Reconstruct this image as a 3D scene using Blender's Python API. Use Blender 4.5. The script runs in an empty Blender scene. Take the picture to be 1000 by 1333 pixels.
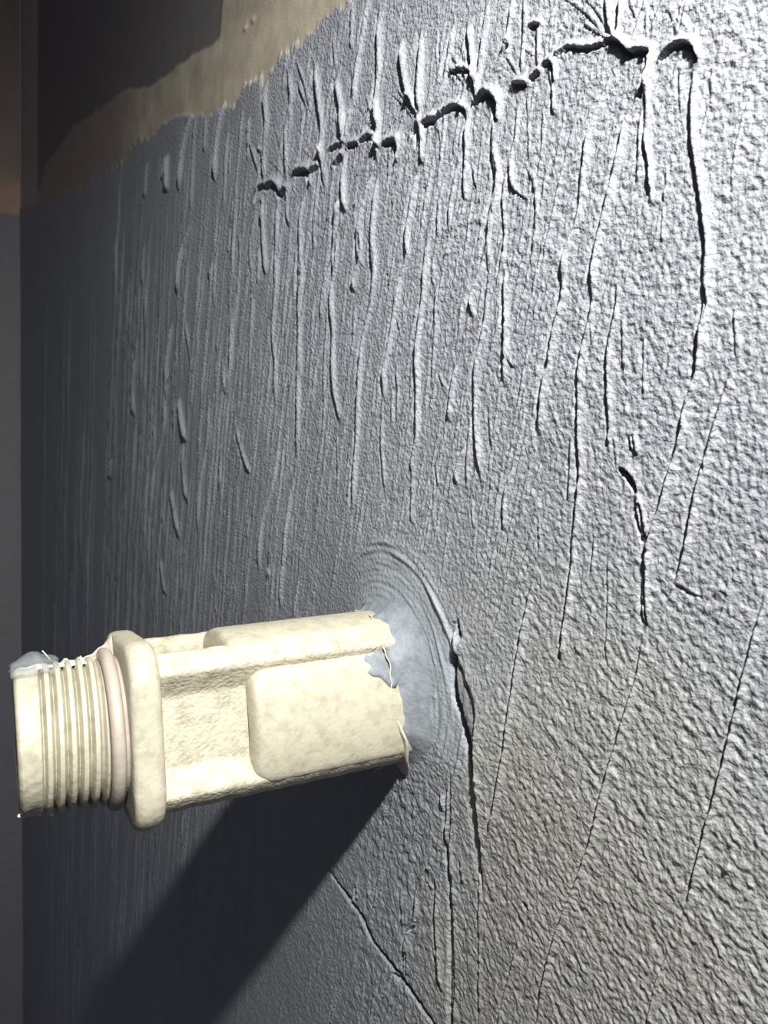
import bpy, bmesh, math, random
import numpy as np
from mathutils import Matrix, Vector

# ------------------------------------------------------------------ camera, light, exposure
# World: x runs along the wall towards the viewer, y goes into the wall (its face is y = 0),
# z is up; the origin is where the axis of the pipe fitting meets the wall. Millimetres -> metres.
MM = 0.001
CN = np.array([.8656, -.0335, .4998]); CN /= np.linalg.norm(CN)            # into the wall, in camera axes (x right, y down, z forward)
CV = np.array([-.1437, .939, .3123]); CV -= CN * (CV @ CN); CV /= np.linalg.norm(CV)   # down
CR = np.cross(CN, CV)                                                        # away along the wall
WORLD = np.array([-CR, CN, -CV])                                             # rows: world axes in camera axes
CAM = np.array([97.08, -66.06, 69.03])                                       # mm

scene = bpy.context.scene
C = scene.collection
cd = bpy.data.cameras.new('camera'); cam = bpy.data.objects.new('camera', cd); C.objects.link(cam)
cd.sensor_fit = 'HORIZONTAL'; cd.sensor_width = 36; cd.lens = 36
cd.clip_start = .002; cd.clip_end = 20
right, up, back = WORLD[:, 0], -WORLD[:, 1], -WORLD[:, 2]
M = Matrix.Identity(4)
for i in range(3):
    M[i][0], M[i][1], M[i][2], M[i][3] = right[i], up[i], back[i], CAM[i] * MM
cam.matrix_world = M
cd.dof.use_dof = True; cd.dof.focus_distance = .108; cd.dof.aperture_fstop = 105
scene.camera = cam

w = bpy.data.worlds.new('dim_room'); scene.world = w; w.use_nodes = True
w.node_tree.nodes['Background'].inputs[0].default_value = (.80, .80, 1.0, 1)
w.node_tree.nodes['Background'].inputs[1].default_value = .075

ld = bpy.data.lights.new('hand_lamp', 'SPOT'); lamp = bpy.data.objects.new('hand_lamp', ld); C.objects.link(lamp)
lamp.location = (112 * MM, -65 * MM, 203 * MM)
ld.spot_size = math.radians(124); ld.spot_blend = 1.0
lamp.rotation_euler = Vector((-96, 65, -160)).to_track_quat('-Z', 'Y').to_euler()
ld.energy = 5.4; ld.shadow_soft_size = .005; ld.color = (1.0, .995, .96)

vs = scene.view_settings
vs.view_transform = 'Standard'; vs.look = 'None'; vs.gamma = 1; vs.use_curve_mapping = False
vs.exposure = 0

# ------------------------------------------------------------------ helpers
def tag(o, label=None, cat=None, group=None, kind=None):
    for k, v in (('label', label), ('category', cat), ('group', group), ('kind', kind)):
        if v: o[k] = v
    return o

def raw_mesh(name, verts, faces, mat=None, parent=None, smooth=True):
    me = bpy.data.meshes.new(name)
    me.from_pydata([tuple(v) for v in verts], [], [tuple(f) for f in faces])
    bm = bmesh.new(); bm.from_mesh(me); bmesh.ops.recalc_face_normals(bm, faces=bm.faces[:]); bm.to_mesh(me); bm.free()
    if smooth: me.polygons.foreach_set('use_smooth', [True] * len(me.polygons))
    me.update()
    o = bpy.data.objects.new(name, me); C.objects.link(o)
    if mat: me.materials.append(mat)
    if parent: o.parent = parent
    return o

def at(x, y):
    """the spot on the wall's face (mm along, mm up) seen at a pixel of the photograph"""
    d = np.array([(x - 500) / 1000, (y - 666.5) / 1000, 1.0])
    g = WORLD @ d
    k = -CAM[1] / g[1]
    return CAM[0] + g[0] * k, CAM[2] + g[2] * k

def smooth01(x): x = np.clip(x, 0, 1); return x * x * (3 - 2 * x)

_perm = np.random.RandomState(7).permutation(4096)
_ang = np.random.RandomState(8).rand(4096) * 2 * np.pi
def noise(x, y, seed=0):
    x = x + seed * 37.7; y = y + seed * 91.3
    xi = np.floor(x).astype(np.int64); yi = np.floor(y).astype(np.int64); xf = x - xi; yf = y - yi
    u = xf * xf * xf * (xf * (xf * 6 - 15) + 10); v = yf * yf * yf * (yf * (yf * 6 - 15) + 10)
    def g(ix, iy, fx, fy):
        a = _ang[_perm[(ix + _perm[iy & 4095]) & 4095]]
        return np.cos(a) * fx + np.sin(a) * fy
    a = g(xi, yi, xf, yf); b = g(xi + 1, yi, xf - 1, yf); c = g(xi, yi + 1, xf, yf - 1); d = g(xi + 1, yi + 1, xf - 1, yf - 1)
    return ((a + (b - a) * u) * (1 - v) + (c + (d - c) * u) * v) * 1.5

# ------------------------------------------------------------------ materials
def new_mat(name, rough=.5, spec=.4):
    m = bpy.data.materials.new(name); m.use_nodes = True
    nt = m.node_tree; b = nt.nodes['Principled BSDF']
    b.inputs['Roughness'].default_value = rough; b.inputs['Specular IOR Level'].default_value = spec
    return m, nt, b

def bump_chain(nt, b, items, coord='Object'):
    tc = nt.nodes.new('ShaderNodeTexCoord'); prev = None
    for scale, detail, dist, strength in items:
        n = nt.nodes.new('ShaderNodeTexNoise'); n.inputs['Scale'].default_value = scale; n.inputs['Detail'].default_value = detail
        nt.links.new(tc.outputs[coord], n.inputs['Vector'])
        bp = nt.nodes.new('ShaderNodeBump'); bp.inputs['Distance'].default_value = dist; bp.inputs['Strength'].default_value = strength
        nt.links.new(n.outputs['Fac'], bp.inputs['Height'])
        if prev: nt.links.new(prev.outputs[0], bp.inputs['Normal'])
        prev = bp
    nt.links.new(prev.outputs[0], b.inputs['Normal'])
    return tc

def wall_material():
    m, nt, b = new_mat('wall_paint', .5, .35)
    a = nt.nodes.new('ShaderNodeAttribute'); a.attribute_name = 'paint'
    tc = bump_chain(nt, b, [(1600, 3, .00040, .9)])
    n = nt.nodes.new('ShaderNodeTexNoise'); n.inputs['Scale'].default_value = 120; n.inputs['Detail'].default_value = 5
    bp = [x for x in nt.nodes if x.bl_idname == 'ShaderNodeBump'][0]; nt.links.new(a.outputs['Alpha'], bp.inputs['Strength'])
    nt.links.new(tc.outputs['Object'], n.inputs['Vector'])
    r = nt.nodes.new('ShaderNodeMapRange'); r.inputs['To Min'].default_value = .86; r.inputs['To Max'].default_value = 1.14
    nt.links.new(n.outputs['Fac'], r.inputs['Value'])
    mx = nt.nodes.new('ShaderNodeVectorMath'); mx.operation = 'SCALE'
    nt.links.new(a.outputs['Color'], mx.inputs[0]); nt.links.new(r.outputs[0], mx.inputs['Scale'])
    nt.links.new(mx.outputs[0], b.inputs['Base Color'])
    return m
WALL = wall_material()

def plastic(name, c0, c1, grain, gd, rough=.42):
    m, nt, b = new_mat(name, rough, .4)
    tc = bump_chain(nt, b, [(260, 2, .0004, .35), (grain, 3, gd, .8)])
    n = nt.nodes.new('ShaderNodeTexNoise'); n.inputs['Scale'].default_value = 420; n.inputs['Detail'].default_value = 6; n.inputs['Roughness'].default_value = .65
    nt.links.new(tc.outputs['Object'], n.inputs['Vector'])
    cr = nt.nodes.new('ShaderNodeValToRGB'); cr.color_ramp.elements[0].position = .32; cr.color_ramp.elements[1].position = .56
    cr.color_ramp.elements[0].color = (*c0, 1); cr.color_ramp.elements[1].color = (*c1, 1)
    nt.links.new(n.outputs['Fac'], cr.inputs[0]); nt.links.new(cr.outputs[0], b.inputs['Base Color'])
    return m
PVC = plastic('cream_plastic', (.36, .33, .25), (.48, .45, .34), 1400, .00010)
PVC_ROUGH = plastic('grainy_cream_plastic', (.33, .30, .225), (.50, .465, .35), 1700, .00034, .5)
PINK = plastic('pinkish_cream_plastic', (.35, .30, .25), (.42, .365, .305), 1200, .00006, .4)
SKIN = plastic('cream_paint_skin', (.50, .46, .36), (.64, .60, .48), 1500, .0001, .5)
CRUMB = plastic('white_crumb', (.70, .68, .60), (.85, .83, .75), 2000, .0001, .5)
def tape_material():
    m, nt, b = new_mat('milky_tape', .35, .5)
    b.inputs['Base Color'].default_value = (.50, .54, .54, 1); b.inputs['Alpha'].default_value = .16
    bump_chain(nt, b, [(900, 3, .0003, .8)])
    return m
TAPE = tape_material()
SMEAR = plastic('blue_grey_smear', (.145, .16, .18), (.225, .245, .27), 1500, .00016, .62)

# ------------------------------------------------------------------ the wrinkled wall: a real relief on a fan-shaped grid
NC, NR, Q = 1360, 900, 60.0
KX = 1010 / NC                                                  # relief widths were set for 1010 columns
U0, U1 = -652.0, 84.0
F = lambda u: 1.0 / (CAM[0] + Q - u)
f0, f1 = F(U0), F(U1)
fj = np.linspace(f0, f1, NC); uj = CAM[0] + Q - 1 / fj
TOP = lambda u: 69 + .19 * (CAM[0] - u + 110) + 4
BOT = lambda u: 69 - 1.28 * (CAM[0] - u + 40) - 4
si = np.linspace(0, 1, NR)
UU = np.repeat(uj[None, :], NR, 0)
WW = TOP(UU) + (BOT(UU) - TOP(UU)) * si[:, None]
def ij(u, w_):
    u = np.asarray(u, float); w_ = np.asarray(w_, float)
    return (w_ - TOP(u)) / (BOT(u) - TOP(u)) * (NR - 1), (F(u) - f0) / (f1 - f0) * (NC - 1)
def trace(pts):
    """pixel polyline -> (row, column) points on the wall grid"""
    a = np.array([at(*p) for p in pts]); i, j = ij(a[:, 0], a[:, 1])
    return np.stack([i, j], 1)

H = np.zeros((NR, NC)); RID = np.zeros((NR, NC)); PIT = np.zeros((NR, NC)); LIP = np.zeros((NR, NC)); GRV = np.zeros((NR, NC))
du = np.gradient(uj)[None, :]                                   # mm per column
PXU = du / KX / 1.25                                                  # about one photo pixel, in mm along the wall

def curve_samples(P, step=1.0):
    P = np.asarray(P, float)
    d = np.r_[0, np.cumsum(np.hypot(*(P[1:] - P[:-1]).T))]
    n = max(int(d[-1] / step), 2); t = np.linspace(0, d[-1], n)
    # smooth cubic through the points (Catmull-Rom by finite tangents)
    T = np.gradient(P, d, axis=0) if len(P) > 2 else np.repeat(((P[1] - P[0]) / d[-1])[None], 2, 0)
    k = np.clip(np.searchsorted(d, t, 'right') - 1, 0, len(P) - 2)
    h = (d[k + 1] - d[k])[:, None]; s = ((t - d[k])[:, None]) / h
    return ((2*s**3-3*s**2+1) * P[k] + (s**3-2*s**2+s) * h * T[k] + (-2*s**3+3*s**2) * P[k+1] + (s**3-s**2) * h * T[k+1])

rng = np.random.RandomState(3); HK = 1.7
def ridge(pix, wpx=2.2, h=.35, pixels=True, groove=.45, taper=.16, wob=.5):
    """a near-vertical wrinkle: steep left flank with a thin crease at its foot, gentle right flank"""
    P = trace(pix) if pixels else np.asarray(pix, float)
    if P[0, 0] > P[-1, 0]: P = P[::-1]
    S = curve_samples(P, .7)
    r0, r1 = int(math.ceil(S[0, 0])), int(S[-1, 0])
    if r1 - r0 < 3: return
    rows = np.arange(max(r0, 0), min(r1, NR - 1) + 1)
    if len(rows) < 3: return
    o = np.argsort(S[:, 0]); c = np.interp(rows, S[o, 0], S[o, 1])
    ph = rng.rand() * 100
    c = c + 1.2 / KX * wob * noise(rows / 22.0, rows * 0 + ph)
    k_ = float(np.clip((np.mean(uj[np.clip(np.round(c).astype(int), 0, NC - 1)]) + 20) / 60, 0, 1))   # nearer the viewer the left flanks lie open
    h = .9 * h * HK * (1 - .45 * k_); t = (rows - r0) / max(r1 - r0, 1)
    env = np.minimum(1, np.minimum(t, 1 - t) / taper) ** .7
    env = env * (.85 + .3 * noise(rows / 30.0, rows * 0 + ph + 31)); env = np.clip(env, .05, 1.2)
    W = int(6 * wpx / .8 / KX) + 3
    off = np.arange(-W, W + 1)
    cols = np.round(c).astype(int)[:, None] + off[None, :]
    ok = (cols >= 0) & (cols < NC); cc = np.clip(cols, 0, NC - 1)
    d = (cols - c[:, None]) * 1.08 * KX                                   # ~pixels
    wl, wr = (.40 + .4 * k_) * wpx, (.45 + .5 * k_) * wpx
    prof = np.where(d < 0, np.exp(-(d / wl) ** 2), np.exp(-(np.abs(d) / wr) ** 1.3))
    gro = np.exp(-((d + 1.35 * wpx) / (.55 * wpx)) ** 2)
    sc = np.clip(PXU[0, cc] / .5, 1, 8) ** .85                # wrinkles are larger where the wall is farther from the reach
    val = h * env[:, None] * prof * sc * ok
    RID[rows[:, None], cc] = np.maximum(RID[rows[:, None], cc], val)
    gv = h * groove * env[:, None] * gro * sc * ok
    GRV[rows[:, None], cc] = np.maximum(GRV[rows[:, None], cc], gv)

def pit(pix, wpx=6, depth=1.0, lip=.7, taper=True):
    """a tear in the sagging skin: a sharp-edged hollow under a raised roll"""
    P = trace(pix); S = curve_samples(P, .6); n = len(S)
    for k, (ci, cj) in enumerate(S):
        t = k / max(n - 1, 1)
        r = .18 * wpx * ((.45 + .55 * math.sin(math.pi * min(max(t, .03), .97)) ** .5) if taper else 1) / .95
        r *= 1 + .2 * float(noise(np.array([k / 5.0]), np.array([ci * .1]))[0])
        R = int(r * 4) + 5
        i0, j0 = int(round(ci)), int(round(cj))
        if i0 - R < 0 or j0 - R < 0 or i0 + R >= NR or j0 + R >= NC: continue
        I, J = np.mgrid[i0 - R:i0 + R + 1, j0 - R:j0 + R + 1]
        dd = np.hypot((I - ci) * 1.1, (J - cj) * KX)
        m = smooth01((r + .6 - dd) / 1.1) * depth
        sl = np.s_[i0 - R:i0 + R + 1, j0 - R:j0 + R + 1]
        PIT[sl] = np.maximum(PIT[sl], m)
        dl = np.hypot((I - ci + 1.5 * r) * 1.05, (J - cj) * KX - .5 * r)
        LIP[sl] = np.maximum(LIP[sl], lip * np.exp(-(dl / (1.3 * r + 1.2)) ** 2))

def view(ox, oy, s, lines, wpx=2.2, h=.35, **k):
    for L in lines:
        a = dict(wpx=wpx, h=h, **k)
        if isinstance(L, tuple) and isinstance(L[0], dict): a.update(L[0]); L = L[1]
        ridge([(ox + x / s, oy + y / s) for x, y in L], **a)
def pits(ox, oy, s, lines, lipk=1.0):
    for wpx, dep, L in lines: pit([(ox + x / s, oy + y / s) for x, y in L], wpx, dep, lip=(.30 * wpx ** .5 + .15) * lipk)
B = dict(h=.55, wpx=2.6); BB = dict(h=.66, wpx=3.0); TH = dict(h=.2, wpx=1.6)

# creases right of the middle, top
view(640, 0, 2.778, [
 (B, [(432,-30),(440,80),(465,145)]), (B, [(485,-30),(480,80),(468,145)]), [(340,80),(400,120),(450,145)],
 (B, [(590,-30),(545,110),(522,180)]), (TH, [(720,-20),(690,90),(680,140)]), (TH, [(650,10),(605,110),(590,170)]),
 (B, [(490,210),(450,280),(400,400),(365,500),(350,620),(325,800),(297,880),(265,1110)]),
 (BB, [(560,340),(510,420),(480,560),(440,740),(402,900),(385,1030),(385,1111)]),
 (B, [(590,220),(582,400),(580,500),(595,600),(600,750)]), [(568,380),(552,560),(550,680)],
 (BB, [(758,215),(752,480),(770,620),(795,780),(805,880),(800,1000),(795,1111)]),
 [(180,90),(178,200),(185,250)], [(130,-20),(130,120),(120,260),(125,300)], [(90,-20),(60,160),(5,280)], (TH, [(250,-20),(215,120),(200,230)]),
 [(235,300),(235,420)], [(110,340),(95,500),(80,570),(62,640),(60,900),(20,1111)], (B, [(80,570),(95,680),(130,710),(150,725)]),
 [(135,600),(165,660),(170,880),(155,970)], (TH, [(300,470),(270,620),(230,800),(190,1000)]), (B, [(28,380),(15,520),(35,620),(30,700),(5,830),(0,1000)]),
 (TH, [(960,340),(920,480),(905,560),(890,700)]), (TH, [(200,380),(195,520),(150,760)]), (TH, [(660,600),(645,760),(640,900)]),
 (TH, [(140,330),(145,480),(150,600)]), (TH, [(700,260),(705,420)]), (TH, [(820,250),(815,420)])])
pits(640, 0, 2.778, [
 (3.5,.7,[(245,203),(285,180),(330,183),(375,180),(432,162)]), (6.5,1.2,[(430,158),(462,160),(492,185),(515,205),(550,196),(590,200)]),
 (8,1.3,[(583,196),(578,250),(562,320),(555,350)]), (6,1.3,[(632,222),(660,192),(710,172),(745,188),(762,222)]),
 (6,1,[(90,312),(120,312),(134,308)]), (5,.9,[(155,290),(182,268)]), (4.5,.9,[(200,242),(216,234),(230,247),(233,295)]),
 (4,.8,[(150,102),(184,96)]), (3,.7,[(60,156),(70,160)]), (6,1.1,[(2,350),(14,375),(15,430)])])
# crack row, middle
view(320, 60, 2.941, [
 (B, [(92,120),(85,200),(90,260),(80,420),(78,530)]), [(50,380),(75,420),(80,470)], (B, [(168,80),(185,190),(165,300),(165,430),(160,520)]),
 (BB, [(270,60),(290,220),(300,320),(290,420),(292,465)]), [(205,130),(225,190),(245,260),(235,320)], (B, [(415,90),(425,160),(400,300),(387,380)]),
 (BB, [(350,120),(365,180),(380,270),(386,380)]), (BB, [(530,-170),(525,0),(525,100),(515,200),(525,300),(520,380),(520,470)]), [(455,-60),(430,110)],
 (BB, [(610,-20),(630,160),(665,240),(685,290)]), (BB, [(690,-60),(685,150),(680,280)]), (B, [(810,-90),(795,20),(770,150),(720,260)]),
 (B, [(865,-100),(885,100),(890,190)]), (B, [(940,-170),(920,0),(905,80),(895,180)]), (B, [(1030,-10),(950,140),(910,190)]),
 (B, [(75,600),(75,700),(85,882)]), [(45,640),(25,760),(30,882)], (B, [(130,590),(125,760),(125,882)]), [(165,540),(165,640),(175,700)],
 (B, [(240,550),(220,620),(215,730),(225,882)]), [(285,500),(270,640),(265,720),(275,790)], (BB, [(395,400),(385,500),(395,640)]),
 (BB, [(375,560),(355,680),(345,830),(355,882)]), (B, [(500,480),(465,600),(440,740),(460,850)]), (B, [(520,490),(505,640),(500,882)]),
 [(590,380),(595,450)], (B, [(690,300),(690,460)]), (B, [(680,460),(650,600),(630,750),(640,830)]), (B, [(860,250),(855,440),(850,600)]),
 [(830,390),(775,500),(750,620),(750,750)], (B, [(970,290),(960,440),(975,510),(950,650),(945,760)]), [(835,420),(800,560),(790,720)],
 (TH,[(700,480),(705,620)]), (TH,[(590,480),(590,560)]), (TH,[(930,560),(900,760)]), (TH,[(870,440),(900,560)]), (TH,[(480,540),(470,700)])])
pits(320, 60, 2.941, [
 (5,1.0,[(42,600),(58,550),(75,538)]), (6.5,1.2,[(80,550),(100,535),(125,548),(132,575)]), (6.5,1.2,[(135,580),(148,562),(160,552)]),
 (7,1.3,[(192,492),(215,485),(240,490),(245,525)]), (5,1,[(252,485),(280,462)]), (4.5,.9,[(330,402),(355,388),(380,372)]), (5,1,[(402,388),(440,380)]),
 (5,1,[(450,372),(480,352),(505,362),(522,390)]), (7,1.2,[(545,382),(572,374),(586,372),(588,432)]), (8,1.3,[(700,303),(732,290)]),
 (5,1.1,[(738,284),(780,252),(812,238),(850,252)]), (6,1.3,[(650,345),(670,308),(668,350),(662,385)]), (7.5,1.5,[(885,228),(910,200),(940,196),(966,228),(966,285)]),
 (4.5,1,[(884,130),(885,190)]), (5,1,[(368,280),(373,340)]), (5,1,[(345,462),(375,425)]), (5,1,[(285,400),(293,470)]), (4.5,1,[(507,230),(512,290)]),
 (4.5,1,[(350,640),(353,600)]), (4,.8,[(800,106),(840,97),(880,110)]), (5,1,[(640,200),(655,235)]), (4,.8,[(298,480),(300,530)]), (4,1,[(65,600),(68,650)])])
# below the cracks
view(380, 300, 3.125, [
 (B,[(45,-20),(50,150),(40,300),(40,450),(35,600),(38,750),(30,1000)]), [(28,20),(15,200),(12,300)], [(95,-10),(100,90)],
 (B,[(190,-20),(190,150),(175,220),(180,400),(180,550),(195,700),(215,800)]), (B,[(175,110),(135,250),(125,370)]), [(180,150),(155,330),(145,520),(140,760)],
 [(145,430),(110,530),(95,650),(80,720)], (B,[(290,-20),(290,120),(265,200),(265,260)]), (B,[(345,-20),(350,200),(325,350),(300,470),(290,640),(285,780),(270,960),(260,1150)]),
 (B,[(490,-20),(480,120),(455,200),(435,330),(415,450),(390,580),(390,700)]), [(440,530),(445,650),(440,780)],
 (B,[(570,-20),(555,170),(540,330),(525,470),(525,680),(520,850),(500,940),(505,1020)]), [(590,100),(585,230)], [(600,200),(595,420),(580,640)], [(655,20),(635,110)],
 (B,[(820,-20),(800,100),(745,290),(755,360)]), (B,[(820,130),(800,400),(770,540),(760,700),(770,850),(790,1040)]), (B,[(685,540),(665,640),(650,780)]),
 [(890,-20),(870,200)], (B,[(885,310),(890,480),(880,620)]), [(890,500),(920,560)], [(625,850),(600,950),(615,1060)], [(740,760),(730,900),(725,1050)],
 (B,[(715,880),(680,980),(690,1040)]), [(380,740),(380,920),(390,1070)], [(382,1100),(350,1220)], [(500,1000),(500,1200)], [(920,960),(895,1040),(885,1200)],
 [(270,300),(260,480),(255,520)], [(820,720),(835,920)], [(30,780),(20,1000)], (TH,[(440,350),(460,440)]), (TH,[(235,650),(215,790)]), (TH,[(470,1050),(445,1230)]),
 (TH,[(130,870),(100,1000)]), (TH,[(195,820),(200,1040)]), (TH,[(350,600),(340,760)]), (TH,[(600,560),(635,640)]), (TH,[(980,620),(950,740)]), (TH,[(740,1080),(755,1220)]),
 (TH,[(590,1000),(585,1200)]), (TH,[(420,640),(415,800)]), (TH,[(500,560),(490,700)]), (TH,[(640,480),(640,380)]), (TH,[(860,1000),(870,1200)])], h=.3)
# right
view(660, 350, 2.941, [
 (BB,[(245,-20),(235,100),(200,250),(170,400),(150,540),(142,650)]), (B,[(360,-20),(345,170),(310,300),(295,440),(295,600),(300,800),(285,960),(265,1100),(260,1176)]),
 (B,[(450,40),(440,180),(415,280),(410,440),(415,600),(410,720)]), (TH,[(455,80),(465,250),(470,420)]),
 (BB,[(795,-20),(785,150),(760,300),(745,410),(710,500),(685,640),(650,760),(610,900),(560,1050),(545,1176)]),
 (BB,[(885,380),(850,500),(800,650),(770,760),(730,920),(700,1080),(680,1170)]), (TH,[(545,250),(545,500)]), (B,[(495,640),(510,710)]),
 (BB,[(515,850),(525,950),(550,1070),(545,1176)]), [(265,650),(260,780),(250,900)], (B,[(45,750),(15,830),(5,1000)]), (TH,[(350,1000),(340,1176)]),
 (B,[(10,-20),(10,300),(5,450)]), (TH,[(140,960),(140,1100)]), (TH,[(345,200),(350,300)]), (TH,[(430,640),(440,760)]), (TH,[(90,440),(60,600)]), (TH,[(895,150),(900,350)])], groove=.7)
pits(660, 350, 2.941, [(8,1.3,[(447,770),(470,785),(490,820),(505,850)]), (5,1.0,[(520,900),(535,1000),(548,1080)]), (3.5,.8,[(495,640),(510,712)]),
 (3.5,.8,[(775,60),(785,140),(775,190)]), (3,.7,[(770,735),(766,775)]), (3,.7,[(180,330),(172,390)])], lipk=.3)
view(600, 700, 2.105, [
 (BB,[(518,-10),(520,60),(512,140),(515,240)]), (B,[(515,240),(490,380),(450,520),(400,690),(370,820),(320,960),(280,1060),(240,1200),(213,1345)]),
 (B,[(845,150),(800,320),(760,480),(720,650),(680,800),(640,960),(620,1040)]), (TH,[(580,1130),(550,1200),(515,1345)]), (B,[(640,-10),(600,120)]),
 (B,[(210,110),(180,260),(155,440),(135,600),(110,740),(90,820)]), (B,[(325,-10),(310,140),(290,280),(285,350)]), [(375,20),(370,100)], (TH,[(415,40),(410,250),(405,350)]),
 [(62,890),(60,1100),(58,1345)], [(170,1100),(130,1230),(105,1345)], (TH,[(590,140),(555,230)]), (TH,[(290,560),(240,720)])], groove=.9, h=.3, wpx=2.0)
pits(600, 700, 2.105, [(5,.9,[(515,50),(511,150),(516,235)]), (4,.35,[(600,130),(630,150),(665,162)]), (3,.25,[(710,142),(740,158)]), (4,.8,[(180,996),(190,1010)]), (3,.6,[(495,1198),(503,1204)])], lipk=.3)
# below the fitting
view(400, 950, 3.333, [
 (B,[(895,-20),(870,180),(840,330),(810,460)]), (BB,[(640,200),(625,420),(635,600),(640,800),(640,1000),(630,1290)]), (B,[(575,640),(570,850),(580,1000),(600,1150)]),
 (B,[(480,700),(480,800),(445,880),(435,1000),(430,1070)]), (TH,[(930,920),(890,1080),(860,1180)]), [(160,1090),(130,1180),(105,1290)], [(370,1080),(345,1160)],
 (B,[(605,280),(612,360)]), [(680,560),(690,680)], (TH,[(750,1060),(755,1290)]), [(640,100),(640,230)], [(415,690),(425,850)], [(320,620),(300,780)], [(225,670),(225,740)],
 (TH,[(550,900),(575,1080)]), (TH,[(520,640),(560,700)]), (TH,[(700,60),(690,160)])], groove=1.2, h=.32)
pits(400, 950, 3.333, [(7,1.1,[(385,1055),(410,1080),(437,1092)]), (4,.8,[(440,1110),(470,1150)]), (5,.9,[(955,750),(970,775)]), (5,1,[(450,870),(470,850)]), (4,.8,[(436,960),(434,1060)]), (3.5,.9,[(628,1150),(632,1250)]), (4,.8,[(200,750),(215,770)])], lipk=.3)
# left
view(0, 300, 2.5, [
 (B,[(625,-20),(600,60),(585,210)]), [(705,-20),(705,80),(700,260)], [(755,-10),(745,80)], [(785,10),(785,100)], [(850,50),(845,180)],
 (B,[(905,-20),(905,180),(895,300),(905,430),(905,580)]), (B,[(985,-20),(980,300),(985,500)]), [(720,270),(710,400)], (B,[(775,170),(765,290),(760,420),(745,560),(735,640),(730,760),(720,930)]),
 (BB,[(590,540),(600,620),(615,690)]), (B,[(603,680),(605,800),(620,890)]), (B,[(560,830),(580,940),(595,1010)]), (B,[(590,430),(550,500),(540,640),(510,790),(495,940)]),
 [(655,260),(640,450),(625,590)], (B,[(690,540),(685,680),(665,800),(650,1000)]), (B,[(565,300),(550,450),(545,560)]), (B,[(450,400),(440,520),(445,620)]), (B,[(530,1060),(550,1190)]),
 [(595,1020),(600,1230)], [(490,1060),(460,1180),(465,1250)], [(730,400),(740,540)], [(830,200),(820,470)], (B,[(780,620),(795,700),(830,800)]), (B,[(920,660),(905,800),(865,960),(855,1120)]),
 (B,[(960,800),(940,1000),(920,1230)]), (B,[(370,740),(365,810)]), [(430,150),(405,400)], [(475,40),(470,180)], [(985,1000),(930,1100),(925,1250)], [(530,200),(520,380)],
 [(610,290),(635,480)], [(700,1100),(710,1280)], [(660,1010),(650,1250)], [(750,1060),(740,1300)]], wpx=2.0, h=.3, groove=.2)
view(0, 0, 2, [
 (B,[(500,300),(480,400),(470,500)]), (B,[(590,260),(570,350),(560,480)]), [(640,270),(625,420),(600,600)], [(515,290),(505,430),(500,560)], (B,[(440,400),(440,500)]),
 (B,[(970,-20),(940,160),(925,290)]), [(925,-10),(920,130)], [(750,210),(760,280),(755,400)], [(430,400),(425,470)], [(655,300),(650,420)], [(385,420),(380,520)], [(540,300),(535,400)],
 [(870,90),(880,180)], [(775,150),(800,230),(815,300)], [(600,330),(590,440),(585,560)], (TH,[(1010,-10),(1000,120)]), (TH,[(1060,-10),(1040,110)])], wpx=2, h=.3, groove=.25)
# many fine vertical wrinkles over the left half
def fine(x0, x1, y0, y1, n, L0, L1, h, wpx, sway=3):
    for _ in range(n):
        x, y = rng.uniform(x0, x1), rng.uniform(y0, y1)
        u, ww = at(x, y); i, j = ij(u, ww); L = rng.uniform(L0, L1); k = 5
        pts = []
        # wall verticals are straight columns of the grid, so sway is sideways drift only
        dr = rng.uniform(-1, 1) * sway / KX; dj = 0
        for q in range(k):
            pts.append((i + q * L / (k - 1), j + dj)); dj += dr / k + rng.uniform(-.8, .8) / KX
        ridge(pts, wpx * rng.uniform(.7, 1.4), h * rng.uniform(.5, 1.4), pixels=False, groove=.15, taper=.45, wob=.8)
fine(60, 200, 240, 1150, 110, 120, 420, .26, 1.6, 3)
fine(150, 340, 150, 1150, 260, 70, 300, .28, 1.5, 5)
fine(300, 420, 130, 780, 130, 40, 200, .24, 1.4, 6)
fine(380, 640, 0, 200, 120, 20, 90, .24, 1.4, 8)
fine(380, 720, 200, 690, 260, 20, 110, .20, 1.3, 6)
fine(650, 980, 0, 380, 45, 20, 110, .14, 1.6, 6)
fine(700, 980, 380, 760, 22, 20, 80, .10, 1.5, 5)
fine(430, 590, 990, 1330, 60, 10, 60, .16, 1.5, 8)
fine(290, 520, 1120, 1333, 26, 30, 130, .16, 1.6, 10)
# short creases fanning up from the tears
for cx, cy, n, sp in [(345,240,5,22),(375,235,5,25),(415,215,6,30),(450,190,6,30),(497,185,7,34),(553,165,9,50),(623,125,9,60),(685,110,6,40),(718,85,6,50),(806,55,11,120),(848,62,7,90),(890,58,6,60)]:
    for k in range(n):
        a = (k / (n - 1) - .5) * 2 + rng.uniform(-.15, .15)
        L = rng.uniform(30, 75)
        ridge([(cx + a * sp * .12, cy - 5), (cx + a * sp * .4, cy - L * .5), (cx + a * sp * .95, cy - L)], 1.7, rng.uniform(.12, .26), groove=.4, taper=.35)

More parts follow.
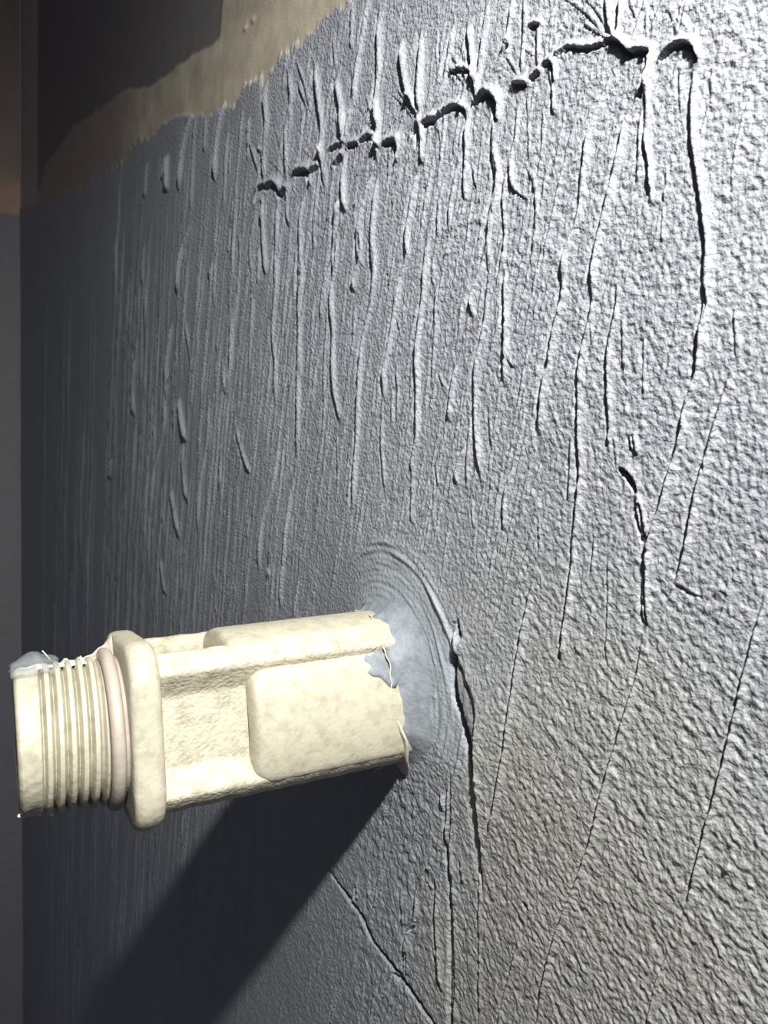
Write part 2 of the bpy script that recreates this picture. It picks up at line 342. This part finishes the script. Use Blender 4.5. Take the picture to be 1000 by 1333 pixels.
# thin concentric ripples left by a sweep of the brush or trowel
PR = np.hypot(UU - 0, WW - 0)                                     # mm from the fitting's axis
TH_ = np.degrees(np.arctan2(WW, UU))
cellu = np.repeat(du, NR, 0)
def fade(lam): return smooth01((lam / cellu - 2.0) / 2.0)          # drop relief finer than the grid can carry
nz = noise
base = .11 * nz(UU / .72, WW / .72, 1) * fade(.9) + .075 * nz(UU / 1.6, WW / 1.7, 2) * fade(1.7) + .06 * nz(UU / 4, WW / 6, 3) + .5 * nz(UU / 45, WW / 60, 4)
base += .075 * nz(UU / .5, WW / .5, 5) * fade(.6)
wc1 = smooth01((UU - 16) / 14) * smooth01((58 - WW) / 25)                  # the coarser, slanting roller stipple low on the right
a0 = math.radians(-24); UR = UU * math.cos(a0) + WW * math.sin(a0); WR = -UU * math.sin(a0) + WW * math.cos(a0)
base += wc1 * (.10 * nz(UR / 1.9, WR / .6, 6) * fade(1.0) + .08 * nz(UR / 3.2, WR / 1.3, 7))
rip_c = at(585, 640); RP = np.hypot(UU - rip_c[0], (WW - rip_c[1])); base *= 1.0
msk = smooth01((RP - 14) / 8) * smooth01((58 - RP) / 14) * smooth01((WW - rip_c[1]) / 14) * smooth01((UU + 40) / 20)
base += msk * (.045 * nz(RP / .62, np.arctan2(WW - rip_c[1], UU - rip_c[0]) * 4, 9) * fade(.62) + .05 * nz(RP / 1.3, np.arctan2(WW - rip_c[1], UU - rip_c[0]) * 5, 10))
for (x, y), hh, wd in [((600, 292), .16, .5), ((720, 322), .18, .55), ((655, 335), .08, .4)]:
    c_ = at(x, y); r_ = math.hypot(c_[0] - rip_c[0], c_[1] - rip_c[1]); an = math.atan2(c_[1] - rip_c[1], c_[0] - rip_c[0])
    A = np.arctan2(WW - rip_c[1], UU - rip_c[0])
    base += hh * np.exp(-((RP - r_) / wd) ** 2) * np.exp(-((A - an) / .22) ** 2) * (1 + .8 * nz(A * 30, RP / 3, 12))
# crumpled skin under the fitting
mk = smooth01((WW * -1 - 4) / 8) * smooth01((UU + 8 - (-WW) * .16) / 6) * smooth01((27 - UU) / 4) * smooth01((100 + WW) / 20)
base += mk * (.16 * nz(UU / 1.1, WW / 1.5, 14) + .16 * nz(UU / 2.2 + .4 * nz(UU / 3, WW / 3, 16), WW / 3.4, 15))

# mound of smeared paint round the pipe, with finger-swept rings
ringm = smooth01((PR - 12) / 2) * smooth01((27 - PR) / 3) * smooth01((TH_ + 25) / 30) * smooth01((150 - TH_) / 25)
mound = 2.0 * np.exp(-np.maximum(PR - 11, 0) / 5.5) * smooth01((60 - PR) / 30)
rng2 = np.random.RandomState(5)
rings = 0 * UU
for rr_, hh in [(14.2,.10),(15.6,.13),(16.6,.10),(17.9,.16),(18.7,.12),(19.8,.2),(20.7,.13),(21.6,.12),(23.0,.34),(24.3,.18),(25.2,.12)]:
    off = .35 * nz(TH_ / 28, TH_ * 0 + rr_, 20)
    rings += hh * np.exp(-((PR - rr_ - off) / .38) ** 2) * np.clip(.75 + .7 * nz(TH_ / 16, TH_ * 0 + rr_ * 3, 21), .1, 1.4)
sm = smooth01((26.5 - PR) / 4)                                      # the smear is smooth skin: less stipple
RID *= 1 - .92 * smooth01((27 - PR) / 5) * (WW > -6); GRV *= 1 - .92 * smooth01((27 - PR) / 5) * (WW > -6)
H = base * (1 - .55 * sm * (WW > 0)) + mound + ringm * rings * 1.7

# edge of the thick peeled layer right of the fitting: a step whose face looks left
E_ = [(612,792),(606,806),(600,822),(603,845),(598,862),(603,890),(610,918),(620,950),(623,1000),(626,1050),(629,1090),(632,1130),(630,1180)]
Pe = trace(E_); rows = np.arange(int(Pe[0, 0]) + 1, int(Pe[-1, 0]))
ce = np.interp(rows, Pe[:, 0], Pe[:, 1]); tt = np.linspace(0, 1, len(rows))
stp = np.interp(tt, [0, .05, .10, .16, .2, .35, .42, .6, .85, 1], [0, .5, 1.1, .5, 1.3, 1.7, 1.3, .9, .5, 0])
jj = np.arange(NC)[None, :]; d = (jj - ce[:, None]) * KX
H[rows] += stp[:, None] * np.where(d < 0, smooth01(1 + d / 2.2), (.45 * np.exp(-(np.maximum(d - 3, 0) / 6) ** 1.2) + .55 * np.sin(np.pi * tt)[:, None] ** 1.5 * np.exp(-(np.maximum(d - 3, 0) / 55) ** 1.2)))
H[rows] -= .35 * (stp > .4)[:, None] * np.exp(-((d + 5) / 3.0) ** 2)
# second, older lip left of it
E2 = [(598,850),(592,866),(594,890),(600,915),(607,935),(609,960)]
P2 = trace(E2); rows = np.arange(int(P2[0, 0]) + 1, int(P2[-1, 0])); c2 = np.interp(rows, P2[:, 0], P2[:, 1]); d = (jj - c2[:, None]) * KX
H[rows] -= .30 * np.exp(-((d - 3) / 4) ** 2)
# the recess under the peeled edge, shade painted into its colour, then a narrow slit running on down
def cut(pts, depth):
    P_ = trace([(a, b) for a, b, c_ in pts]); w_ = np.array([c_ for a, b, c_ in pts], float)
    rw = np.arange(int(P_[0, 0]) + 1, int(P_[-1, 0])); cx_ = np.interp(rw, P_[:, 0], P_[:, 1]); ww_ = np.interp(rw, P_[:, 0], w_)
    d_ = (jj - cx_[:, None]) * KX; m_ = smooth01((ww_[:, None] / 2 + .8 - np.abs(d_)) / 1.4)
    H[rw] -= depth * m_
    CUT_SHADE[rw] = np.maximum(CUT_SHADE[rw], m_)
CUT_SHADE = np.zeros((NR, NC))
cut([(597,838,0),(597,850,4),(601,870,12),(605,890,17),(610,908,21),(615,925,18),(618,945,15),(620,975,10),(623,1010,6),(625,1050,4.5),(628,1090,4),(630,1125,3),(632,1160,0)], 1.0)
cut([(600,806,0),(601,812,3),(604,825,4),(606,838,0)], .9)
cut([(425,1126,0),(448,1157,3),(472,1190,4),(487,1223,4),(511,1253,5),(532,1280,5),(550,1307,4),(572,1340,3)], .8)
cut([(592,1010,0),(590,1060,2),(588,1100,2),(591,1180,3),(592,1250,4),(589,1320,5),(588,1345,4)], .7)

LIP *= 1 - smooth01(PIT / .5)
H = H + LIP - PIT * 1.0

# paint border and bare patches, top left
def border(pts):
    a = np.array([at(*p) for p in pts]); o = np.argsort(a[:, 0]); return a[o, 0], a[o, 1]
bu, bw = border([(27,268),(50,262),(100,246),(122,233),(160,208),(172,186),(200,166),(215,152),(280,139),(308,130),(320,106),(350,99),(362,76),(370,64),(410,40),(425,16),(450,2),(470,-14),(500,-60)])
wb = np.interp(UU, bu, bw)
zc = np.clip(cellu / .6, .6, 5)
drag = (1.2 * np.abs(nz(UU / (.9 * zc), WW * 0, 34)) * 4 - 2 + 2.2 * nz(UU / (1.8 * zc), WW * 0, 30) + 1.4 * nz(UU / (4 * zc), WW / 30, 31)) * np.clip((CAM[0] - UU) / 250, .3, 1.6)
bare = smooth01((WW - wb - drag) / .6 + .5)                            # 1 where the dark paint was never brushed
lu, lw = border([(50,250),(60,215),(75,195),(95,167),(130,145),(165,120),(195,115),(240,85),(275,62),(287,50)])
wl_ = np.interp(UU, lu, lw); xe = at(288, 30)[0]
old = smooth01((WW - wl_ - 1.2 * nz(UU / 9, WW / 9, 33)) / 1.5) * smooth01((xe - UU + .25 * (WW - lw[-1]) * 0) / 1.2)
corner = smooth01((at(50, 100)[0] - UU) / 12)
H = H * (1 - .93 * bare * 1.0) + (1 - bare) * .42 + bare * (.008 * nz(UU / 1.0, WW / 1.0, 40) * fade(1.0) + .05 * nz(UU / 6, WW / 9, 41) - .25 * old)
for x, y in [(320, 37), (330, 26)]:
    u_, w_ = at(x, y); H += .5 * np.exp(-(((UU - u_) / 1.0) ** 2 + ((WW - w_) / .45) ** 2))
for x, y, hh, r_ in [(690,775,.4,.5),(575,905,.3,.4),(640,870,.3,.4),(950,1130,.4,.4),(560,1128,.6,.4),(275,355,.5,1.0),(355,745,.5,1),(640,1060,.3,.4)]:
    u_, w_ = at(x, y); H += hh * np.exp(-(((UU - u_) / r_) ** 2 + ((WW - w_) / r_) ** 2))

# soften one cell so walls of the tears stay clean
def soft(a, n=1):
    for _ in range(n):
        a = a.copy(); a[1:-1] = (a[:-2] + 2 * a[1:-1] + a[2:]) / 4; a[:, 1:-1] = (a[:, :-2] + 2 * a[:, 1:-1] + a[:, 2:]) / 4
    return a
H = soft(H, 1) * .7 + H * .3
H += (RID - GRV) * (1 - bare)
# settle to the flat wall at the grid's edges and inside the pipe
ed = np.minimum.reduce([np.arange(NR)[:, None] / 12.0 + 0 * UU, (NR - 1 - np.arange(NR))[:, None] / 12.0 + 0 * UU, (NC - 1 - jj) / 12.0 + 0 * UU])
H *= smooth01(ed)

# colours of the coats (their own hue, save for the shade painted into the cuts)
col = np.zeros((NR, NC, 3)); big = nz(UU / 30, WW / 40, 50)
paint = np.array([.272, .285, .312])
col[:] = paint
warm = smooth01((UU - 10 + 8 * nz(UU / 9, WW / 9, 52)) / 26) * smooth01((62 - WW - UU * .1 + 10 * big) / 50)
col += warm[..., None] * (np.array([.290, .288, .272]) - paint)
smear = smooth01((26.5 - PR + 1.5 * nz(UU / 3, WW / 3, 53)) / 5) * smooth01((WW + 6) / 9) * smooth01((UU + 14) / 8)
col += smear[..., None] * (np.array([.262, .288, .318]) - col) * .9
smn = smooth01(.5 + 1.6 * nz(PR / 1.2, TH_ / 26, 54)) * smear
col *= (1 + .14 * smn)[..., None]
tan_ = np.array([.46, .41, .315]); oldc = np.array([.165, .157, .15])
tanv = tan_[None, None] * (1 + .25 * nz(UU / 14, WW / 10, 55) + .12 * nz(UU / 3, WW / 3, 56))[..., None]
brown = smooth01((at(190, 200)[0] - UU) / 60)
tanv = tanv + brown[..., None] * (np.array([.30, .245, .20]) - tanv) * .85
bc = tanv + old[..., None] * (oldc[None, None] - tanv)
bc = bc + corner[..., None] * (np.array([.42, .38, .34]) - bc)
col = col + CUT_SHADE[..., None] * (np.array([.15, .155, .165]) - col)  # shade of the grooves painted dark over the coats
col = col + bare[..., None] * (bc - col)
col = np.clip(col, .02, .9)

n = NR * NC
extra = [(-652, 420), (84, 420), (84, -1250), (-652, -1250), (520, 420), (520, TOP(84)), (520, BOT(84)), (520, -1250)]
V = np.zeros((n + len(extra), 3), np.float32)
V[:n, 0] = (UU * MM).ravel(); V[:n, 1] = (-H * MM).ravel(); V[:n, 2] = (WW * MM).ravel()
for k, (a, b) in enumerate(extra): V[n + k] = (a * MM, 0, b * MM)
idx = np.arange(n).reshape(NR, NC)
quads = np.stack([idx[:-1, :-1], idx[1:, :-1], idx[1:, 1:], idx[:-1, 1:]], -1).reshape(-1, 4)
hole = (PR[:-1, :-1].ravel() < 8.5)                                    # the bore the fitting comes out of
quads = quads[~hole]
tl, tr, bl, br = idx[0, 0], idx[0, -1], idx[-1, 0], idx[-1, -1]
ex = np.array([[n, tl, tr, n + 1], [bl, n + 3, n + 2, br], [n + 1, tr, n + 5, n + 4], [tr, br, n + 6, n + 5], [br, n + 2, n + 7, n + 6]])
quads = np.concatenate([quads, ex]).astype(np.int32)
me = bpy.data.meshes.new('wall_right')
me.vertices.add(len(V)); me.vertices.foreach_set('co', V.ravel())
me.loops.add(quads.size); me.loops.foreach_set('vertex_index', quads.ravel())
me.polygons.add(len(quads)); me.polygons.foreach_set('loop_start', np.arange(0, quads.size, 4, dtype=np.int32))
me.polygons.foreach_set('loop_total', np.full(len(quads), 4, np.int32))
me.polygons.foreach_set('use_smooth', np.ones(len(quads), bool))
me.update(calc_edges=True); me.validate()
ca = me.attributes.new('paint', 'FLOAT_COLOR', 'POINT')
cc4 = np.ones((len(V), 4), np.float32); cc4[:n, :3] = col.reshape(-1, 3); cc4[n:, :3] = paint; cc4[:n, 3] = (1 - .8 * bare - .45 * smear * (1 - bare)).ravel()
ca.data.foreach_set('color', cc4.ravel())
me.materials.append(WALL)
wall = bpy.data.objects.new('wall_right', me); C.objects.link(wall)
tag(wall, 'dark grey wall with sagging, wrinkled and torn paint skin', kind='structure')

# ------------------------------------------------------------------ the wall across the corner
def back_wall():
    # faces +x at x = -652 mm; painted low, bare plaster above a ragged brush line
    g = WORLD @ np.array([(12 - 500) / 1000, (278 - 666.5) / 1000, 1]); k = (U0 - CAM[0]) / g[0]
    zb = CAM[2] + g[2] * k
    ny, nz_ = 90, 240
    ys = np.linspace(0, -420, ny)
    zt = np.sort(np.unique(np.r_[np.linspace(-1250, 420, nz_ - 80), np.linspace(zb - 25, zb + 45, 80)]))[::-1]
    YY, ZZ = np.meshgrid(ys, zt)
    line = zb + 1.6 * noise(YY / 5, YY * 0, 61) + 2.5 * noise(YY / 17, YY * 0, 62)
    m = smooth01((ZZ - line) / 1.2)
    hx = (1 - m) * .8 + .5 * noise(YY / 40, ZZ / 60, 63) * (np.abs(YY) > 1)
    verts = np.stack([U0 + hx, YY, ZZ], -1).reshape(-1, 3) * MM
    I = np.arange(YY.size).reshape(YY.shape)
    q = np.stack([I[:-1, :-1], I[1:, :-1], I[1:, 1:], I[:-1, 1:]], -1).reshape(-1, 4)
    o = raw_mesh('wall_back', verts, q, WALL)
    up_ = np.clip((ZZ - zb) / 90, 0, 1)[..., None]
    stain = smooth01((36 - (ZZ - zb) + 6 * noise(YY / 15, ZZ / 15, 64)) / 16)[..., None]
    bare_c = np.array([.50, .41, .34]) + stain * (np.array([.80, .55, .40]) - np.array([.50, .41, .34]))
    c = np.array([.42, .42, .44]) * np.ones(YY.shape + (3,)); c = c + m[..., None] * (bare_c - c)
    a = o.data.attributes.new('paint', 'FLOAT_COLOR', 'POINT')
    a.data.foreach_set('color', np.concatenate([c.reshape(-1, 3), np.full((c.size // 3, 1), .15)], 1).astype(np.float32).ravel())
    tag(o, 'short adjoining wall past the corner, bare brown plaster above dark grey paint', kind='structure')
back_wall()

# ------------------------------------------------------------------ the pipe fitting
fit = bpy.data.objects.new('pipe_fitting', None); C.objects.link(fit); fit.empty_display_size = .01; fit.rotation_euler = (math.radians(1.7), 0, math.radians(-2.6))
tag(fit, 'cream plastic threaded pipe fitting sticking out of the dark wrinkled wall', 'pipe fitting')

PHI = math.radians(22)                                                  # direction of the face turned to the viewer
def fpt(face, s, h, t):
    """face 0..3, s across the face (up on face 0), h out from the axis, t out of the wall -> metres"""
    a = PHI + face * math.pi / 2
    return ((math.cos(a) * h - math.sin(a) * s) * MM, -t * MM, (math.sin(a) * h + math.cos(a) * s) * MM)

def loft(name, sections, mat, parent, caps=(True, True)):
    verts = []; faces = []; m = len(sections[0])
    for s in sections: verts += s
    for a in range(len(sections) - 1):
        for b in range(m):
            c = (b + 1) % m
            faces.append((a * m + b, a * m + c, (a + 1) * m + c, (a + 1) * m + b))
    if caps[0]: faces.append(tuple(range(m)))
    if caps[1]: faces.append(tuple((len(sections) - 1) * m + k for k in range(m)))
    return raw_mesh(name, verts, faces, mat, parent)

T_FL0, T_FL1 = 40.3, 44.5
def body():
    prof = []
    for s in np.linspace(-9.0, 9.0, 37):
        a = abs(s)
        h = 9.0 + 2.2 * min(max((a - 5.0) / 3.4, 0), 1) if a < 8.4 else 11.2 - (a - 8.4) * .5
        prof.append((s, h))
    secs = []
    for t in np.linspace(-6, T_FL0 + .3, 90):
        ring = []
        for f in range(4):
            for s, h in prof: ring.append(fpt(f, s, h + .05 * math.sin(t * 1.3 + s), t))
        secs.append(ring)
    return loft('body', secs, PVC_ROUGH, fit)
body()

def grip_pad(face, t1, sh=8.9, top=12.7, cv=.024, s0=-1.0):
    """raised pad filling the channel of one face near the wall, pillowed, corners rounded"""
    ns, nt = 44, 60; s_ = np.linspace(-sh, sh, ns); t_ = np.linspace(-5, t1, nt)
    # denser at the edge
    t_ = -5 + (t1 + 5) * np.sin(np.linspace(0, 1, nt) * math.pi / 2)
    s_ = sh * np.sin(np.linspace(-1, 1, ns) * math.pi / 2)
    rc = 3.2; verts = []; faces = []
    for t in t_:
        for s in s_:
            ax, at_ = abs(s), t
            ex_, ey_ = max(ax - (sh - rc), 0), max(at_ - (t1 - rc), 0)
            e = math.hypot(ex_, ey_) / rc                       # 0 on the plateau, 1 on the outline
            # squeeze corners of the grid onto the rounded outline
            k = 1.0
            m_ = max(ex_, ey_) / rc
            if e > 1e-6 and m_ > 0: k = m_ / e
            s2 = math.copysign((sh - rc) + ex_ * k, s) if ex_ > 0 else s
            t2 = (t1 - rc) + ey_ * k if ey_ > 0 else t
            q = min(m_, 1)
            e_s = q ** 3.2
            h = (top - cv * s2 * s2) - (top - 9.6) * (1 - math.sqrt(max(1 - min(e_s, 1) ** 2, 0)))
            verts.append(fpt(face, s2 + s0, h, t2))
    n0 = len(verts)
    for t in t_:                                                # underside, sunk in the body
        for s in s_: verts.append(fpt(face, s * .8 + s0, 8.2, min(t, t1 - 1.2)))
    for a in range(nt - 1):
        for b in range(ns - 1):
            q = (a * ns + b, a * ns + b + 1, (a + 1) * ns + b + 1, (a + 1) * ns + b)
            faces.append(q); faces.append(tuple(n0 + x for x in q[::-1]))
    rim = [b for b in range(ns)] + [a * ns + ns - 1 for a in range(1, nt)] + [(nt - 1) * ns + b for b in range(ns - 2, -1, -1)] + [a * ns for a in range(nt - 2, 0, -1)]
    for k in range(len(rim)):
        a, b = rim[k], rim[(k + 1) % len(rim)]; faces.append((a, b, n0 + b, n0 + a))
    o = raw_mesh('grip_pad', verts, faces, PVC, fit)
    return o
for f, t1 in ((0, 27.8), (1, 30.4), (2, 29.0), (3, 29.0)): grip_pad(f, t1)

def rsquare(a, rc, n=20):
    """rounded square outline as (face, s, h)"""
    out = []
    for f in range(4):
        for s in np.linspace(-(a - rc), a - rc, 12): out.append((f, s, a))
        for k in range(1, n):
            th = math.pi / 2 * k / n
            out.append((f, (a - rc) + rc * math.sin(th), (a - rc) + rc * math.cos(th)))
    return out
def flange():
    secs = []
    for t, inset in [(T_FL0, 3.2), (T_FL0, 1.1), (T_FL0 + .2, .6), (T_FL0 + .6, .22), (T_FL0 + 1.2, 0), (T_FL0 + 2.6, -.06), (T_FL1 - 1.0, 0), (T_FL1 - .45, .15), (T_FL1 - .12, .45), (T_FL1, .9), (T_FL1, 3.0)]:
        secs.append([fpt(f, s * (1 - inset / 12.6) + .03 * math.sin(s * 2 + t), h - inset, t) for f, s, h in rsquare(12.95, 5.6)])
    return loft('flange', secs, PVC, fit)
flange()

def lathe(name, prof, mat, n=160, hel=None, parent=fit):
    secs = []
    for t, r in prof:
        secs.append([(math.cos(a) * r * MM, -t * MM, math.sin(a) * r * MM) for a in [2 * math.pi * k / n for k in range(n)]])
    return loft(name, secs, mat, parent, caps=(False, False))
lathe('neck', [(T_FL1 - .6, 5), (T_FL1 - .6, 10.2), (T_FL1 + 1.0, 10.2), (T_FL1 + 4, 9.6), (T_FL1 + 4, 5)], PINK)
g0 = T_FL1 + .45
ring_prof = [(g0 + 1.0 - 1.0 * math.cos(a), 9.9 + 1.75 * math.sin(a) ** .55) for a in np.linspace(0, math.pi, 15)]
lathe('washer_ring', [(ring_prof[0][0], 9.4)] + ring_prof + [(ring_prof[-1][0], 9.4)], PINK)

T0, T1 = g0 + 2.2, 58.1
def threads():
    n, m = 220, 230; pitch = 1.46; verts = []; faces = []
    ts = np.linspace(T0, T1, m)
    for t in ts:
        for k in range(n):
            a = 2 * math.pi * k / n
            ph = ((t - T0) / pitch + k / n) % 1.0
            tri = abs(ph * 2 - 1)                                   # 1 at crest
            crest = 1 - abs(tri - 1) ** 1.0; crest = min(crest * 1.55, 1.0); crest = crest ** .75
            taper = (t - T0) * .035
            Rr, Rc = 9.2 - taper * .6, 10.62 - taper
            r = Rr + (Rc - Rr) * crest
            land = T1 - 3.1
            if t > land: r = r + (Rc - .25 - r) * min((t - land) / .5, 1)
            if t > T1 - .5: r -= (t - T1 + .5) ** 2 * 1.6
            r += .05 * math.sin(a * 7 + t) * math.sin(t * 2.1 + a * 3)
            if t > land: r += .035 * math.sin(a * 23 + math.sin(a * 9) * 2 + t * 2) * math.sin(a * 5 + 1)
            verts.append((math.cos(a) * r * MM, -t * MM, math.sin(a) * r * MM))
    for a in range(m - 1):
        for b in range(n):
            c = (b + 1) % n; faces.append((a * n + b, a * n + c, (a + 1) * n + c, (a + 1) * n + b))
    # end face and bore
    st = (m - 1) * n; nv = len(verts)
    for r, t in ((8.9, T1 + .12), (5.4, T1 + .1), (5.0, T1 - 26)):
        for k in range(n):
            a = 2 * math.pi * k / n; verts.append((math.cos(a) * r * MM, -t * MM, math.sin(a) * r * MM))
    for q in range(3):
        lo = st if q == 0 else nv + (q - 1) * n; hi = nv + q * n
        for b in range(n):
            c = (b + 1) % n; faces.append((lo + b, lo + c, hi + c, hi + b))
    return raw_mesh('threaded_end', verts, faces, PVC, fit)
threads()

# ------------------------------------------------------------------ scraps on the fitting
def sheet(name, grid, mat, parent, thick=.12, label=None):
    """a crumpled thin scrap from a grid of points in mm"""
    G = np.array(grid, float); a, b = G.shape[:2]; v = (G * MM).reshape(-1, 3); f = []
    for i in range(a - 1):
        for j in range(b - 1): f.append((i * b + j, i * b + j + 1, (i + 1) * b + j + 1, (i + 1) * b + j))
    o = raw_mesh(name, v, f, mat, parent)
    s = o.modifiers.new('thickness', 'SOLIDIFY'); s.thickness = thick * MM; s.offset = 0
    if label: o['label'] = label
    return o
def pol(phi, r, t): a = math.radians(phi); return (math.cos(a) * r, -t, math.sin(a) * r)

# milky scrap of sealing tape sticking up off the end
g = []
rs = np.random.RandomState(4)
for i, u in enumerate(np.linspace(0, 1, 16)):
    row = []
    for j, v_ in enumerate(np.linspace(0, 1, 10)):
        phi = 88 + 42 * v_; t = 58.4 - 5.8 * u - .6 * v_
        lift = (1.0 + 2.0 * math.sin(math.pi * u) ** .8) * (math.sin(math.pi * (.15 + .7 * v_)) if v_ < .9 else .3) * .72
        r = 10.0 + lift + rs.uniform(-.16, .16) + .25 * math.sin(u * 11 + v_ * 5)
        row.append(pol(phi, r, t + rs.uniform(-.12, .12) + .8 * (1 - u) * v_))
    g.append(row)
sheet('tape_scrap', g, TAPE, fit, .1, 'milky translucent scrap of tape curling off the end')
def fray(phi0, t0, t1, rb, hgt, seed, mat=CRUMB, nm='torn_fibre'):
    rs = np.random.RandomState(seed); g = []
    for u in np.linspace(0, 1, 18):
        row = []
        h_ = hgt * (.6 + .4 * math.sin(u * 13 + seed))
        for v_ in np.linspace(0, 1, 5):
            row.append(pol(phi0 - 12 + 20 * v_ + rs.uniform(-1, 1), rb + h_ * v_ ** 1.5 + rs.uniform(-.08, .08), t0 + (t1 - t0) * u + rs.uniform(-.12, .12)))
        g.append(row)
    return sheet(nm, g, mat, fit, .16)
fray(121, 48.2, 57, 9.9, .65, 11); fray(117, 48.6, 52.5, 10.0, .8, 12); fray(126, 51, 57.5, 9.8, .6, 15)
g = []
for u in np.linspace(0, 1, 12):                                       # web of paint from the thread up to the flange corner
    top_ = 10.3 + 3.1 * (1 - u) ** 1.4 + .12 * math.sin(u * 17)
    g.append([pol(124 + 3 * math.sin(u * 6), 9.3 + (top_ - 9.3) * v_, T_FL1 - .1 + 4.8 * u + .15 * math.sin(v_ * 9 + u * 5)) for v_ in np.linspace(0, 1, 6)])
sheet('paint_web', g, PINK, fit, .25)

def crumb(phi, r, t, sz, seed, parent, nm='crumb', mat=CRUMB, pos=None):
    bm = bmesh.new(); bmesh.ops.create_icosphere(bm, subdivisions=2, radius=1)
    rs = np.random.RandomState(seed); p = Vector(pos if pos else pol(phi, r, t)) * MM
    ax = rs.uniform(.6, 1.25, 3)
    for v in bm.verts:
        k = 1 + .22 * math.sin(v.co.x * 4 + seed) * math.cos(v.co.z * 5 + seed) + rs.uniform(-.08, .08)
        v.co = Vector((v.co.x * ax[0], v.co.y * ax[1], v.co.z * ax[2])) * (k * sz * MM) + p
    me_ = bpy.data.meshes.new(nm); bm.to_mesh(me_); bm.free(); me_.materials.append(mat)
    me_.polygons.foreach_set('use_smooth', [True] * len(me_.polygons))
    o = bpy.data.objects.new(nm, me_); C.objects.link(o); o.parent = parent
    return o
for k, (phi, r, t, sz) in enumerate([(-44,9.7,58.2,.26),(-46,9.8,57.7,.28),(-50,9.7,58.0,.2),(-46,9.7,56.2,.2),(-45,9.8,55.7,.3),(-47,10.1,54.4,.27),(-43,10.0,54.8,.27),(-49,10.3,54.3,.22),(-60,12.4,33,.25)]):
    crumb(phi, r, t, sz, 20 + k, fit)

# torn lip of paint skin round the root of the fitting
def root_edge(phi):
    """radius of the fitting's outline at an angle"""
    a = math.radians(phi) - PHI; a = (a + math.pi / 4) % (math.pi / 2) - math.pi / 4
    return min(12.0 / math.cos(a), 13.2 - .0 * a)
def tear(phi): return float(np.interp(phi, [-54, -30, 0, 25, 45, 70, 100, 128], [.3, 1.6, 3.6, 4.7, 5.0, 5.0, 3.8, 2.6]))
rs = np.random.RandomState(9)
g = []
for phi in np.linspace(-52, 128, 90):
    R0 = root_edge(phi); rag = .3 * math.sin(phi * .11) + .12 * math.sin(phi * .5 + 1)
    row = []
    for v_ in np.linspace(0, 1, 8):
        r = R0 + .12 + (5.0 * v_ ** 1.5); t = (tear(phi) + rag) * (1 - v_) ** 1.5 + .75
        row.append(pol(phi, r, t - .9 * v_))
    g.append(row)
sk = sheet('smear_collar', g, SMEAR, fit, .25, 'blue grey paint smeared up against the fitting')
g = []
for phi in np.linspace(-54, 8, 40):
    R0 = root_edge(phi) + .15; u = (phi + 54) / 62
    wdt = 2.4 * (1 - u) ** .8 + .25
    g.append([pol(phi, R0 + .15 + wdt * .95 * v_, tear(phi) + .9 - wdt * .35 * v_ +   .15 * math.sin(phi * .21)) for v_ in np.linspace(0, 1, 4)])
sheet('torn_paint_lip', g, SKIN, fit, .3, 'cream torn lip of paint skin at the root')
g = []
for phi in np.linspace(8, 128, 60):
    R0 = root_edge(phi) + .05; rag = .3 * math.sin(phi * .11) + .12 * math.sin(phi * .5 + 1) + rs.uniform(-.1, .1)
    g.append([pol(phi, R0 + .1 + .45 * v_ + .1 * rag, tear(phi) + .75 + rag + .3 * v_) for v_ in np.linspace(0, 1, 3)])
sheet('torn_paint_lip', g, SKIN, fit, .16)
# blue-grey smudge on the pad, splinter and curl at the bottom
g = []
for i, u in enumerate(np.linspace(0, 1, 12)):
    row = []
    for v_ in np.linspace(0, 1, 8):
        s = 7.4 - 5.6 * v_ * (1 - .55 * u) - .3 * math.sin(u * 9); t = 4.6 + 4.4 * u ** .9 + .5 * math.sin(v_ * 7)
        p = fpt(0, s, 12.7 - .024 * (s + 1) ** 2 + .04, t); row.append([x / MM for x in p])
    g.append(row)
sheet('paint_smudge', g, SMEAR, fit, .1, 'blue grey smudge of wall paint')
def strand(name, pts, r0, mat, parent):
    cu = bpy.data.curves.new(name, 'CURVE'); cu.dimensions = '3D'; cu.bevel_depth = r0 * MM; cu.bevel_resolution = 2; cu.resolution_u = 6
    sp = cu.splines.new('NURBS'); sp.points.add(len(pts) - 1); sp.use_endpoint_u = True; sp.order_u = 3
    for k, p in enumerate(pts):
        sp.points[k].co = (p[0] * MM, p[1] * MM, p[2] * MM, 1); sp.points[k].radius = (1 - abs(k / (len(pts) - 1) - .3)) * 1.0
    tmp = bpy.data.objects.new(name, cu); me_ = bpy.data.meshes.new_from_object(tmp); bpy.data.objects.remove(tmp)
    me_.materials.clear(); me_.materials.append(mat)
    o = bpy.data.objects.new(name, me_); C.objects.link(o); o.parent = parent
    return o
strand('paint_strand', [pol(-50, 13.2, 3), pol(-54, 13.6, 3.6), pol(-56, 13.8, 4.5), pol(-60, 14.6, 5.0)], .16, SKIN, fit)
strand('paint_strand', [pol(8, 12.25, 3.2), pol(4, 12.35, 3.4), pol(-4, 12.3, 3.7), pol(-10, 12.2, 4.0)], .22, PINK, fit)
strand('torn_fibre', [pol(118, 12.2, 54.2), pol(118, 11.6, 53.7), pol(117, 10.8, 53.2)], .12, CRUMB, fit)

# white bead of filler and specks on the wall
def on_wall(x, y, out=.3): u, ww = at(x, y); return (u, -out, ww)
crumb(0, 0, 0, .34, 51, wall, 'filler_crumb', CRUMB, on_wall(543, 1196, .45))
for k, (x, y, s) in enumerate([(109, 832, .9), (560, 1110, .22), (537, 1140, .2), (548, 1062, .22), (493, 768, .25), (482, 766, .2), (641, 766, .18)]):
    crumb(0, 0, 0, s, 60 + k, wall, 'filler_crumb', SMEAR, on_wall(x, y, s * .6))
